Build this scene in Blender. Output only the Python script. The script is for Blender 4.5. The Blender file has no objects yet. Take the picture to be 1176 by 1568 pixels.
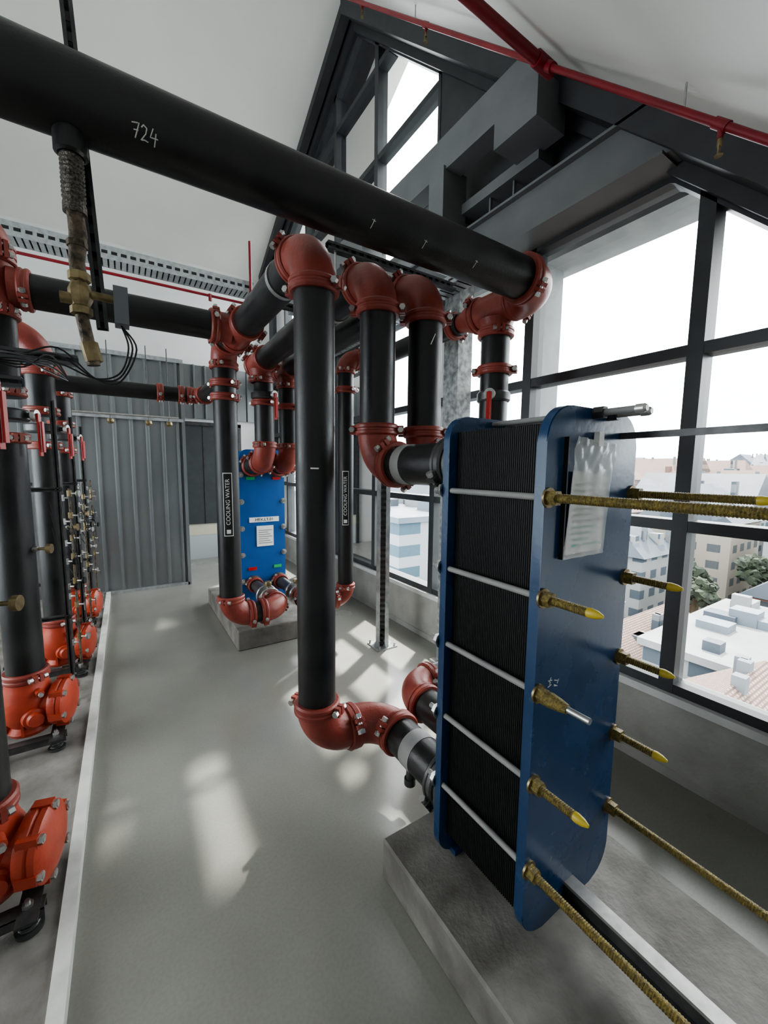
import bpy, bmesh, math, random
from mathutils import Vector, Matrix
random.seed(7)
V=Vector
# ------------------------------------------------------------ materials
def mat(name,c1,c2=None,rough=.5,metal=0,scale=8,bump=0,bscale=60,rvar=0,spec=.5,detail=6,lo=.35,hi=.65):
    m=bpy.data.materials.new(name); m.use_nodes=True
    nt=m.node_tree; N=nt.nodes; L=nt.links
    p=N['Principled BSDF']
    p.inputs['Roughness'].default_value=rough; p.inputs['Metallic'].default_value=metal
    p.inputs['Specular IOR Level'].default_value=spec
    p.inputs['Base Color'].default_value=(*c1,1)
    tc=N.new('ShaderNodeTexCoord')
    if c2 or rvar:
        n=N.new('ShaderNodeTexNoise'); n.inputs['Scale'].default_value=scale; n.inputs['Detail'].default_value=detail
        L.new(tc.outputs['Object'],n.inputs['Vector'])
        r=N.new('ShaderNodeValToRGB'); r.color_ramp.elements[0].position=lo; r.color_ramp.elements[1].position=hi
        r.color_ramp.elements[0].color=(*c1,1); r.color_ramp.elements[1].color=(*(c2 or c1),1)
        L.new(n.outputs['Fac'],r.inputs['Fac']); L.new(r.outputs['Color'],p.inputs['Base Color'])
        if rvar:
            mr=N.new('ShaderNodeMapRange'); mr.inputs['From Min'].default_value=.3; mr.inputs['From Max'].default_value=.7
            mr.inputs['To Min'].default_value=max(0.02,rough-rvar); mr.inputs['To Max'].default_value=rough+rvar
            L.new(n.outputs['Fac'],mr.inputs['Value']); L.new(mr.outputs['Result'],p.inputs['Roughness'])
    if bump:
        n2=N.new('ShaderNodeTexNoise'); n2.inputs['Scale'].default_value=bscale; n2.inputs['Detail'].default_value=4
        L.new(tc.outputs['Object'],n2.inputs['Vector'])
        b=N.new('ShaderNodeBump'); b.inputs['Strength'].default_value=bump; b.inputs['Distance'].default_value=.01
        L.new(n2.outputs['Fac'],b.inputs['Height']); L.new(b.outputs['Normal'],p.inputs['Normal'])
    return m
BLACK=mat('black_pipe_paint',(.007,.007,.008),(.017,.017,.017),rough=.42,scale=6,rvar=.1,bump=.08,bscale=120)
RED=mat('red_oxide_paint',(.215,.040,.030),(.29,.060,.044),rough=.42,scale=10,bump=.15,bscale=90,rvar=.08)
ORANGE=mat('orange_cast_paint',(.34,.042,.020),(.43,.06,.027),rough=.40,scale=9,bump=.12,bscale=90)
SPRINK=mat('sprinkler_red',(.18,.010,.018),(.24,.014,.022),rough=.4)
LEVER=mat('lever_red',(.42,.018,.015),rough=.35)
STEEL=mat('zinc_steel',(.42,.42,.41),(.55,.55,.54),rough=.35,metal=.85,scale=30)
DSTEEL=mat('dark_steel',(.06,.06,.064),(.10,.10,.10),rough=.4,metal=.5,scale=20)
GALV=mat('galvanised',(.36,.38,.39),(.50,.52,.53),rough=.38,metal=.75,scale=22,rvar=.08)
CORR=mat('corrugated_zinc',(.225,.237,.242),(.275,.287,.292),rough=.34,metal=.65,scale=1.2,rvar=.04)
BRASS=mat('dirty_brass',(.17,.13,.07),(.29,.23,.13),rough=.4,metal=.7,scale=40)
BLUE=mat('blue_frame_paint',(.012,.042,.108),(.018,.056,.132),rough=.27,scale=5,rvar=.06,bump=.04,bscale=50)
BLUE2=mat('blue_bright_paint',(.010,.080,.27),(.013,.095,.31),rough=.35,scale=5)
PACK=mat('plate_pack_rubber',(.0035,.0035,.004),(.008,.008,.008),rough=.55,scale=40,spec=.3)
YEL=mat('greased_threaded_rod',(.27,.205,.055),(.11,.085,.035),rough=.42,metal=.25,scale=140,bump=.5,bscale=300)
YTIP=mat('yellow_plastic',(.50,.38,.05),rough=.4)
FRAME=mat('window_frame_grey',(.032,.036,.040),(.042,.046,.05),rough=.45)
BEAM=mat('beam_grey_paint',(.13,.135,.138),(.155,.16,.163),rough=.5,scale=4)
DARKP=mat('dark_panel',(.035,.037,.04),(.045,.047,.05),rough=.55)
WHITE=mat('ceiling_white',(.80,.80,.755),(.84,.84,.80),rough=.6,scale=1.2,bump=.35,bscale=1.6)
WALLW=mat('wall_white',(.74,.75,.74),(.79,.80,.79),rough=.6,scale=2)
CONC=mat('concrete_upstand',(.31,.31,.29),(.40,.40,.38),rough=.75,scale=5,bump=.3,bscale=40)
PLINTH=mat('plinth_concrete',(.13,.123,.112),(.25,.24,.225),rough=.7,scale=6,bump=.3,bscale=60,detail=9)
SILL=mat('sill_light',(.55,.56,.56),(.62,.63,.63),rough=.4)
WSTRIP=mat('white_edge_strip',(.56,.57,.55),(.70,.70,.68),rough=.5,scale=12)
WLAB=mat('label_white',(.8,.8,.78),rough=.5)
CHALK=mat('chalk_mark',(.55,.55,.53),rough=.8)
BLAB=mat('label_black',(.01,.01,.01),rough=.5)
INSUL=mat('old_brown_pipe',(.03,.022,.014),(.14,.105,.07),rough=.55,metal=.3,scale=50,bump=.4,bscale=160)
BRAID=mat('braided_steel_hose',(.05,.045,.038),(.24,.22,.19),rough=.4,metal=.8,scale=180,bump=.9,bscale=420)
GREYBOX=mat('grey_plastic',(.13,.14,.15),rough=.45)
CABLE=mat('cable_black',(.012,.012,.012),rough=.5)
GREYBAND=mat('grey_tape',(.22,.22,.22),(.28,.28,.27),rough=.6)
DOORM=mat('door_dark_grey',(.05,.056,.06),(.06,.068,.072),rough=.4)
BEIGE=mat('beige_panel',(.62,.60,.48),rough=.5)
GREEN=mat('tag_green',(.02,.35,.1),rough=.5)
def floor_mat():
    m=mat('polished_concrete',(.205,.203,.182),(.315,.312,.288),rough=.22,scale=.8,rvar=.07,bump=.02,bscale=25,detail=10,lo=.28,hi=.74,spec=.6)
    nt=m.node_tree;N=nt.nodes;L=nt.links;p=N['Principled BSDF']
    ramp=[n for n in N if n.type=='VALTORGB'][0]; tc=[n for n in N if n.type=='TEX_COORD'][0]
    n=N.new('ShaderNodeTexNoise');n.inputs['Scale'].default_value=90;n.inputs['Detail'].default_value=8
    L.new(tc.outputs['Object'],n.inputs['Vector'])
    r=N.new('ShaderNodeValToRGB');r.color_ramp.elements[0].position=.25;r.color_ramp.elements[0].color=(.91,.91,.91,1)
    r.color_ramp.elements[1].position=.6;r.color_ramp.elements[1].color=(1,1,1,1)
    L.new(n.outputs['Fac'],r.inputs['Fac'])
    v=N.new('ShaderNodeTexVoronoi');v.inputs['Scale'].default_value=1.3;L.new(tc.outputs['Object'],v.inputs['Vector'])
    r2=N.new('ShaderNodeValToRGB');r2.color_ramp.elements[0].position=.015;r2.color_ramp.elements[0].color=(.5,.5,.5,1)
    r2.color_ramp.elements[1].position=.045;r2.color_ramp.elements[1].color=(1,1,1,1);L.new(v.outputs['Distance'],r2.inputs['Fac'])
    a=N.new('ShaderNodeMixRGB');a.blend_type='MULTIPLY';a.inputs[0].default_value=1
    b=N.new('ShaderNodeMixRGB');b.blend_type='MULTIPLY';b.inputs[0].default_value=.5
    L.new(ramp.outputs[0],a.inputs[1]);L.new(r.outputs[0],a.inputs[2]);L.new(a.outputs[0],b.inputs[1]);L.new(r2.outputs[0],b.inputs[2])
    L.new(b.outputs[0],p.inputs['Base Color'])
    return m
FLOOR=floor_mat()
def glass_mat():
    m=bpy.data.materials.new('window_glass');m.use_nodes=True;nt=m.node_tree;N=nt.nodes;L=nt.links;N.clear()
    o=N.new('ShaderNodeOutputMaterial');mx=N.new('ShaderNodeMixShader');t=N.new('ShaderNodeBsdfTransparent');g=N.new('ShaderNodeBsdfGlossy')
    t.inputs[0].default_value=(.92,.96,.97,1);g.inputs['Roughness'].default_value=.02
    fr=N.new('ShaderNodeFresnel');fr.inputs[0].default_value=1.35
    L.new(fr.outputs[0],mx.inputs[0]);L.new(t.outputs[0],mx.inputs[1]);L.new(g.outputs[0],mx.inputs[2]);L.new(mx.outputs[0],o.inputs[0]);return m
GLASS=glass_mat()
def bag_mat():
    m=bpy.data.materials.new('plastic_bag');m.use_nodes=True;nt=m.node_tree;N=nt.nodes;L=nt.links
    p=N['Principled BSDF'];o=N['Material Output'];p.inputs['Base Color'].default_value=(.72,.73,.72,1);p.inputs['Roughness'].default_value=.2
    t=N.new('ShaderNodeBsdfTransparent');mx=N.new('ShaderNodeMixShader');mx.inputs[0].default_value=.5
    L.new(t.outputs[0],mx.inputs[1]);L.new(p.outputs[0],mx.inputs[2]);L.new(mx.outputs[0],o.inputs[0]);return m
BAG=bag_mat()
# ------------------------------------------------------------ builder
class B:
    def __init__(s): s.bm=bmesh.new(); s.mats=[]
    def mi(s,m):
        if m not in s.mats: s.mats.append(m)
        return s.mats.index(m)
    def face(s,vs,m):
        try:
            f=s.bm.faces.new(vs); f.material_index=s.mi(m); return f
        except ValueError: pass
    def poly(s,pts,m): return s.face([s.bm.verts.new(p) for p in pts],m)
    def obox(s,c,ax,h,m):
        c=V(c); a=[V(x).normalized()*k for x,k in zip(ax,h)]
        vs=[s.bm.verts.new(c+a[0]*i+a[1]*j+a[2]*k) for i in(-1,1) for j in(-1,1) for k in(-1,1)]
        for q in((0,1,3,2),(4,6,7,5),(0,4,5,1),(2,3,7,6),(0,2,6,4),(1,5,7,3)): s.face([vs[i] for i in q],m)
    def box(s,lo,hi,m):
        lo=V(lo);hi=V(hi); s.obox((lo+hi)/2,((1,0,0),(0,1,0),(0,0,1)),(hi-lo)/2,m)
    def frame(s,ax):
        ax=V(ax).normalized(); t=V((0,0,1)) if abs(ax.z)<.9 else V((1,0,0))
        u=ax.cross(t).normalized(); w=ax.cross(u); return ax,u,w
    def rev(s,o,ax,prof,m,seg=24):
        o=V(o);ax,u,w=s.frame(ax); rings=[]
        for r,h in prof:
            if r<1e-6: rings.append([s.bm.verts.new(o+ax*h)])
            else: rings.append([s.bm.verts.new(o+ax*h+(u*math.cos(2*math.pi*k/seg)+w*math.sin(2*math.pi*k/seg))*r) for k in range(seg)])
        for a,b in zip(rings,rings[1:]):
            for k in range(seg):
                k2=(k+1)%seg
                if len(a)==1 and len(b)==1: continue
                if len(a)==1: s.face([a[0],b[k],b[k2]],m)
                elif len(b)==1: s.face([a[k],b[0],a[k2]],m)
                else: s.face([a[k],b[k],b[k2],a[k2]],m)
    def cyl(s,p,q,r,m,seg=24):
        p=V(p);q=V(q);h=(q-p).length
        if h<1e-5:return
        s.rev(p,q-p,[(0,0),(r,0),(r,h),(0,h)],m,seg)
    def sweep(s,pts,r,m,seg=24,caps=True):
        pts=[V(p) for p in pts];n=len(pts);rad=r if isinstance(r,(list,tuple)) else [r]*n
        T=[((pts[min(i+1,n-1)]-pts[max(i-1,0)])).normalized() for i in range(n)]
        _,u,w=s.frame(T[0]);rings=[]
        for i in range(n):
            if i:
                q=T[i-1].rotation_difference(T[i]);u=q@u
            w=T[i].cross(u)
            rings.append([s.bm.verts.new(pts[i]+(u*math.cos(2*math.pi*k/seg)+w*math.sin(2*math.pi*k/seg))*rad[i]) for k in range(seg)])
        for a,b in zip(rings,rings[1:]):
            for k in range(seg): s.face([a[k],a[(k+1)%seg],b[(k+1)%seg],b[k]],m)
        if caps: s.face(rings[0][::-1],m);s.face(rings[-1],m)
    def wire(s,pts,r,m,seg=8):
        P=[V(p) for p in pts];P=[P[0]]+P+[P[-1]];out=[]
        for i in range(1,len(P)-2):
            for k in range(6):
                t=k/6;a,b_,c,d=P[i-1],P[i],P[i+1],P[i+2]
                out.append(.5*((2*b_)+(c-a)*t+(2*a-5*b_+4*c-d)*t*t+(-a+3*b_-3*c+d)*t**3))
        out.append(P[-1]);s.sweep(out,r,m,seg)
    def prismx(s,poly,x0,x1,m):
        a=[s.bm.verts.new((x0,y,z)) for y,z in poly];b=[s.bm.verts.new((x1,y,z)) for y,z in poly];n=len(poly)
        s.face(a,m);s.face(b[::-1],m)
        for i in range(n): s.face([a[i],b[i],b[(i+1)%n],a[(i+1)%n]],m)
    def prismy(s,poly,y0,y1,m):
        a=[s.bm.verts.new((x,y0,z)) for x,z in poly];b=[s.bm.verts.new((x,y1,z)) for x,z in poly];n=len(poly)
        s.face(a,m);s.face(b[::-1],m)
        for i in range(n): s.face([a[i],b[i],b[(i+1)%n],a[(i+1)%n]],m)
    # plumbing
    def clamp(s,c,ax,r,m=None,ang=.6,w=.027):
        m=m or RED;c=V(c);ax,u,v=s.frame(ax)
        s.rev(c,ax,[(r,-w),(r*1.16,-w),(r*1.24,-w*.7),(r*1.24,-w*.3),(r*1.19,-w*.15),(r*1.19,w*.15),(r*1.24,w*.3),(r*1.24,w*.7),(r*1.16,w),(r,w)],m,36)
        for sg in(0,math.pi):
            d=u*math.cos(ang+sg)+v*math.sin(ang+sg);t=ax.cross(d)
            cc=c+d*r*1.38
            for k in(-1,1):
                s.obox(cc+t*k*.013-d*r*.06,(ax,d,t),(w*.75,r*.2,.009),m)
            s.cyl(cc-t*.04,cc+t*.04,.008,STEEL,8)
            s.cyl(cc-t*.043,cc-t*.026,.014,STEEL,6);s.cyl(cc+t*.026,cc+t*.043,.014,STEEL,6)
    def elbow(s,P,d1,d2,R,r,m=None,a1=.6,a2=.6,c1=True,c2=True):
        m=m or RED;P=V(P);d1=V(d1).normalized();d2=V(d2).normalized();C=P-d1*R+d2*R
        pts=[P-d1*(R+.0)]+[C+R*(-d2*math.cos(t)+d1*math.sin(t)) for t in [math.pi/2*i/14 for i in range(1,14)]]+[P+d2*R]
        s.sweep(pts,r*1.09,m,36)
        if c1:s.clamp(P-d1*R,d1,r,m,a1)
        if c2:s.clamp(P+d2*R,d2,r,m,a2)
    def run(s,pts,r=.084,R=.165,m=None,pm=None,cs=False,ce=False,ang=.6):
        pm=pm or BLACK;pts=[V(p) for p in pts];cur=pts[0]
        if cs:s.clamp(pts[0],pts[1]-pts[0],r,m,ang)
        for i in range(1,len(pts)):
            d=(pts[i]-pts[i-1]).normalized()
            if i<len(pts)-1:
                d2=(pts[i+1]-pts[i]).normalized();end=pts[i]-d*R
                if (end-cur).dot(d)>.01:s.cyl(cur,end,r,pm,40)
                s.elbow(pts[i],d,d2,R,r,m,ang,ang);cur=pts[i]+d2*R
            else:
                if (pts[i]-cur).dot(d)>.01:s.cyl(cur,pts[i],r,pm,40)
        if ce:s.clamp(pts[-1],pts[-1]-pts[-2],r,m,ang)
    def tee(s,c,ax,br,r,R,m=None,ends=(1,1,1)):
        m=m or RED;c=V(c);ax=V(ax).normalized();br=V(br).normalized();k=r*1.09
        s.rev(c,ax,[(0,-R),(k,-R),(k,R),(0,R)],m,32)
        s.rev(c,br,[(k*1.12,k*.75),(k,k*1.15),(k,R),(0,R)],m,32)
        if ends[0]:s.clamp(c-ax*R,ax,r,m)
        if ends[1]:s.clamp(c+ax*R,ax,r,m)
        if ends[2]:s.clamp(c+br*R,br,r,m)
    def flange(s,c,ax,r,m,t=.014,bolts=8):
        c=V(c);ax,u,v=s.frame(ax)
        s.rev(c,ax,[(0,-t),(r*1.5,-t),(r*1.55,-t*.7),(r*1.55,t*.7),(r*1.5,t),(0,t)],m,32)
        for i in range(bolts):
            a=2*math.pi*(i+.5)/bolts;p=c+(u*math.cos(a)+v*math.sin(a))*r*1.32
            s.cyl(p-ax*(t+.012),p+ax*(t+.012),.009,STEEL,6)
    def butterfly(s,c,ax,r,side,lever=(0,0,-1)):
        c=V(c);side=V(side).normalized();lv=V(lever).normalized()
        s.rev(c,ax,[(0,-.03),(r*1.18,-.03),(r*1.28,-.02),(r*1.28,.02),(r*1.18,.03),(0,.03)],DSTEEL,28)
        s.cyl(c+side*r,c+side*(r+.07),.014,DSTEEL,12);s.cyl(c+side*(r+.045),c+side*(r+.065),.032,STEEL,16)
        e=c+side*(r+.07);n=lv.cross(side)
        s.obox(e+lv*.10,(lv,side,n),(.11,.004,.014),LEVER);s.obox(e+lv*.11+side*.014,(lv,side,n),(.08,.004,.010),LEVER)
    def finish(s,name,parent=None,angle=32):
        me=bpy.data.meshes.new(name);bmesh.ops.recalc_face_normals(s.bm,faces=s.bm.faces);s.bm.to_mesh(me);s.bm.free()
        for m in s.mats: me.materials.append(m)
        me.shade_smooth();me.set_sharp_from_angle(angle=math.radians(angle))
        o=bpy.data.objects.new(name,me);bpy.context.scene.collection.objects.link(o)
        if parent:o.parent=parent
        return o
def empty(name):
    o=bpy.data.objects.new(name,None);bpy.context.scene.collection.objects.link(o);return o
def text_mesh(b,body,size,pos,right,up,m,ext=.0005,align='CENTER'):
    cu=bpy.data.curves.new('t','FONT');cu.body=body;cu.size=size;cu.align_x=align;cu.align_y='CENTER';cu.extrude=ext
    o=bpy.data.objects.new('t',cu);bpy.context.scene.collection.objects.link(o);bpy.context.view_layer.update()
    me=bpy.data.meshes.new_from_object(o)
    right=V(right).normalized();up=V(up).normalized();n=right.cross(up);pos=V(pos)
    vs=[b.bm.verts.new(pos+right*v.co.x+up*v.co.y+n*v.co.z) for v in me.vertices]
    for p in me.polygons:b.face([vs[i] for i in p.vertices],m)
    bpy.data.objects.remove(o);bpy.data.meshes.remove(me)
# ------------------------------------------------------------ room
XW=2.34;XL=-3.2;Y0=-1.4;Y1=7.6;YP=4.25
def roof(y): return 2.24+y if y<=YP else 6.49-.47*(y-YP)
b=B();b.box((XL-.2,Y0-.2,-.25),(XW+.25,Y1+.2,0),FLOOR);b.finish('floor')
b=B()
x0,x1=XL-.2,XW+.75;t=.18  # x1 runs past the window wall: overhang added to cut high sun
b.prismx([(Y0-.3,roof(Y0-.3)),(YP,roof(YP)),(Y1+.2,roof(Y1+.2)),(Y1+.2,roof(Y1+.2)+t),(YP,roof(YP)+t*1.4),(Y0-.3,roof(Y0-.3)+t*1.4)],x0,x1,WHITE)
b.finish('ceiling')
b=B();b.box((XL-.2,Y0-.2,0),(XW+.2,Y0,roof(Y0)+.1),WALLW);b.finish('wall_front')
b=B();b.box((XL-.2,Y1,0),(XW+.2,Y1+.2,roof(Y1)+.1),WALLW);b.finish('wall_back')
WL0,WL1=1.6,5.2  # span of the unseen left opening, narrowed to hold back fill light
b=B();b.box((XL-.2,Y0,0),(XL,Y1,.5),WALLW)
b.prismx([(Y0,.5),(WL0,.5),(WL0,roof(WL0)),(Y0,roof(Y0))],XL-.2,XL,WALLW)
b.prismx([(WL0,3.1),(WL1,3.1),(WL1,roof(WL1)),(YP,roof(YP)),(WL0,roof(WL0))],XL-.2,XL,WALLW)
b.prismx([(WL1,.5),(Y1,.5),(Y1,roof(Y1)),(WL1,roof(WL1))],XL-.2,XL,WALLW)
b.finish('wall_left')
EXT=mat('exterior_soffit_grey',(.20,.21,.21),(.24,.25,.25),rough=.7)
b=B();b.box((XW,Y0,0),(XW+.22,Y1,.44),CONC)
b.box((XW-.035,Y0,.415),(XW+.22,Y1,.455),SILL)
b.prismx([(.80,3.08),(2.83,3.08),(2.83,roof(2.83)),(.80,roof(.80))],XW+.0,XW+.12,DARKP)
b.box((XW+.24,1.0,3.06),(XW+.55,2.9,3.14),EXT);b.box((XW+.24,1.93,.3),(XW+.46,2.0,3.06),EXT)
b.finish('wall_right')
b=B()
def band(ya,yb,d,m,xa,xb):
    b.prismx([(ya,roof(ya)-d),(yb,roof(yb)-d),(yb,roof(yb)),(ya,roof(ya))],xa,xb,m)
band(Y0,YP,.24,DARKP,XW-.06,XW+.16);band(YP,Y1,.2,DARKP,XW-.06,XW+.16)
b.finish('trim_1')
b=B();b.box((XW-.012,Y0,0),(XW,Y1,.05),CONC);b.finish('baseboard_right')
TR=[1.33,2.19,3.05,3.91,4.77,5.63]
def window(name,ya,yb,X,cap,zb=.455,dark=False):
    b=B()
    def top(y):
        return min(cap,roof(y)-.2)
    ys=[ya]
    for k in range(1,40):
        ys.append(ya+(yb-ya)*k/40)
    ys.append(yb)
    key=[ya]
    for i in range(1,40):
        s1=top(ys[i])-top(ys[i-1]);s2=top(ys[i+1])-top(ys[i])
        if abs(s1-s2)>1e-4:key.append(ys[i])
    key.append(yb)
    xa,xb=X-.045,X+.07;w=.034;g=.028
    b.box((xa,ya,zb),(xb,ya+w,top(ya)),FRAME);b.box((xa,yb-w,zb),(xb,yb,top(yb)),FRAME)
    for a,c in zip(key,key[1:]):
        b.prismx([(a,top(a)-.06),(c,top(c)-.06),(c,top(c)+.02),(a,top(a)+.02)],xa,xb,FRAME)
    b.box((xa+.003,ya+w,zb),(xb-.003,yb-w,zb+.05),FRAME)
    for z in TR:
        if z>cap-.1:continue
        ok=[y for y in ys if top(y)-.03>z]
        if len(ok)>3:b.box((xa+.003,min(ok)+.01,z-g),(xb-.003,max(ok)-.01,z+g),FRAME)
    b.poly([(X+.02,ya+.01,zb)]+[(X+.02,yb-.01,zb)]+[(X+.02,min(max(k,ya+.01),yb-.01),top(k)-.02) for k in key[::-1]],GLASS)
    return b.finish(name)
ED=[-1.15,-.10,.88,1.85,2.83,3.85,4.80,5.75,6.7,7.55]
n=1
for a,c in zip(ED,ED[1:]):
    window('window_%d'%n,a,c,XW+.04,3.08 if c<2.9 else 9);n+=1
for a,c in((1.6,2.8),(2.8,4.0),(4.0,5.2)):  # unseen left windows, added to let in fill light
    window('window_%d'%n,a,c,XL-.1,3.12,.5);n+=1
b=B()
def corr(xa,xb,za,zb,y,pitch=.175,dp=.04):
    x=xa;pts=[]
    while x<xb:
        pts+= [(x,y),(x+pitch*.70,y),(x+pitch*.77,y-dp),(x+pitch*.88,y-dp),(x+pitch*.95,y)]
        x+=pitch
    pts=[(min(px,xb),py) for px,py in pts]+[(xb,y)]
    lo=[b.bm.verts.new((px,py,za)) for px,py in pts];hi=[b.bm.verts.new((px,py,zb)) for px,py in pts]
    for i in range(len(pts)-1):
        if (lo[i].co-lo[i+1].co).length>1e-5:b.face([lo[i],lo[i+1],hi[i+1],hi[i]],CORR)
corr(-3.2,.68,0,2.95,6.0);b.box((-3.2,6.01,0),(.68,6.06,2.95),CORR)
b.box((-3.2,5.945,2.93),(.70,6.07,2.98),GALV);b.box((.66,5.95,0),(.70,6.07,2.95),CORR);b.box((-3.2,5.95,0),(.68,6.0,.04),GALV)
b.box((-3.2,5.93,2.18),(.68,5.96,2.22),GALV)
b.finish('corrugated_metal_partition',angle=15)
b=B();b.box((.55,Y1-.03,0),(2.2,Y1,.42),mat('pale_panel',(.5,.55,.58),rough=.4));b.box((.55,Y1-.035,.42),(2.2,Y1,.62),BEIGE)
b.finish('trim_2')
b=B();b.box((.62,Y1-.06,.62),(1.75,Y1-.001,2.3),DOORM);
for x in(.60,1.73):b.box((x,Y1-.09,.0),(x+.05,Y1-.001,2.35),DSTEEL)
b.box((.60,Y1-.09,2.3),(1.78,Y1-.001,2.36),DSTEEL);b.box((1.15,Y1-.07,.62),(1.17,Y1-.05,2.3),DSTEEL)
b.cyl((1.55,Y1-.12,1.1),(1.55,Y1-.05,1.1),.012,STEEL,10);b.cyl((1.55,Y1-.12,1.1),(1.68,Y1-.12,1.1),.01,STEEL,10)
b.finish('door_1')
b=B();corr(.55,2.3,2.42,3.3,Y1-.03);b.finish('metal_cladding_panel',angle=15)
b=B();b.box((-1.15,-1.2,0),(-.262,5.9,.04),PLINTH);b.finish('pump_plinth')
b=B();b.box((-.262,-1.2,0),(-.218,5.9,.055),WSTRIP);b.finish('plinth_edge_strip')
def plinth(name,lo,hi):
    b=B();b.box(lo,hi,PLINTH)
    bmesh.ops.bevel(b.bm,geom=list(b.bm.edges),offset=.008,segments=1,affect='EDGES')
    b.finish(name)
plinth('concrete_plinth',(.78,-1.2,0),(1.56,1.2,.16));plinth('concrete_plinth',(.76,3.5,0),(1.62,5.0,.18))
# ------------------------------------------------------------ steel frame
RT=empty('roof_truss')
b=B()
b.box((2.17,.98,3.06),(2.33,7.5,3.30),BEAM)
b.box((2.13,1.0,3.045),(2.335,7.5,3.06),BEAM);b.box((2.13,1.05,3.30),(2.335,7.5,3.315),BEAM)
b.finish('header_beam',RT)
b=B()
b.box((2.0,1.62,3.70),(2.14,5.6,3.93),BEAM)
b.box((1.95,1.56,3.50),(2.2,1.86,3.74),BEAM)
for y in(2.35,3.5,4.6):
    b.box((1.98,y,3.32),(2.2,y+.16,3.72),BEAM);b.box((2.0,y+.02,3.28),(2.3,y+.14,3.42),BEAM)
b.box((2.16,1.7,3.45),(2.30,5.4,3.52),BEAM)
for y in(1.9,2.1,2.55,2.8):b.box((2.19,y,3.31),(2.21,y+.012,3.45),BEAM)
b.finish('upper_beam',RT)
b=B()
def slopebar(x,ya,yb,d0,d1,w,m):
    b.prismx([(ya,roof(ya)-d1),(yb,roof(yb)-d1),(yb,roof(yb)-d0),(ya,roof(ya)-d0)],x-w/2,x+w/2,m)
slopebar(2.2,.3,YP,.005,.16,.14,DARKP);slopebar(2.2,YP,7.5,.005,.12,.10,DARKP)
b.finish('gable_rafter',RT)
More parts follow.
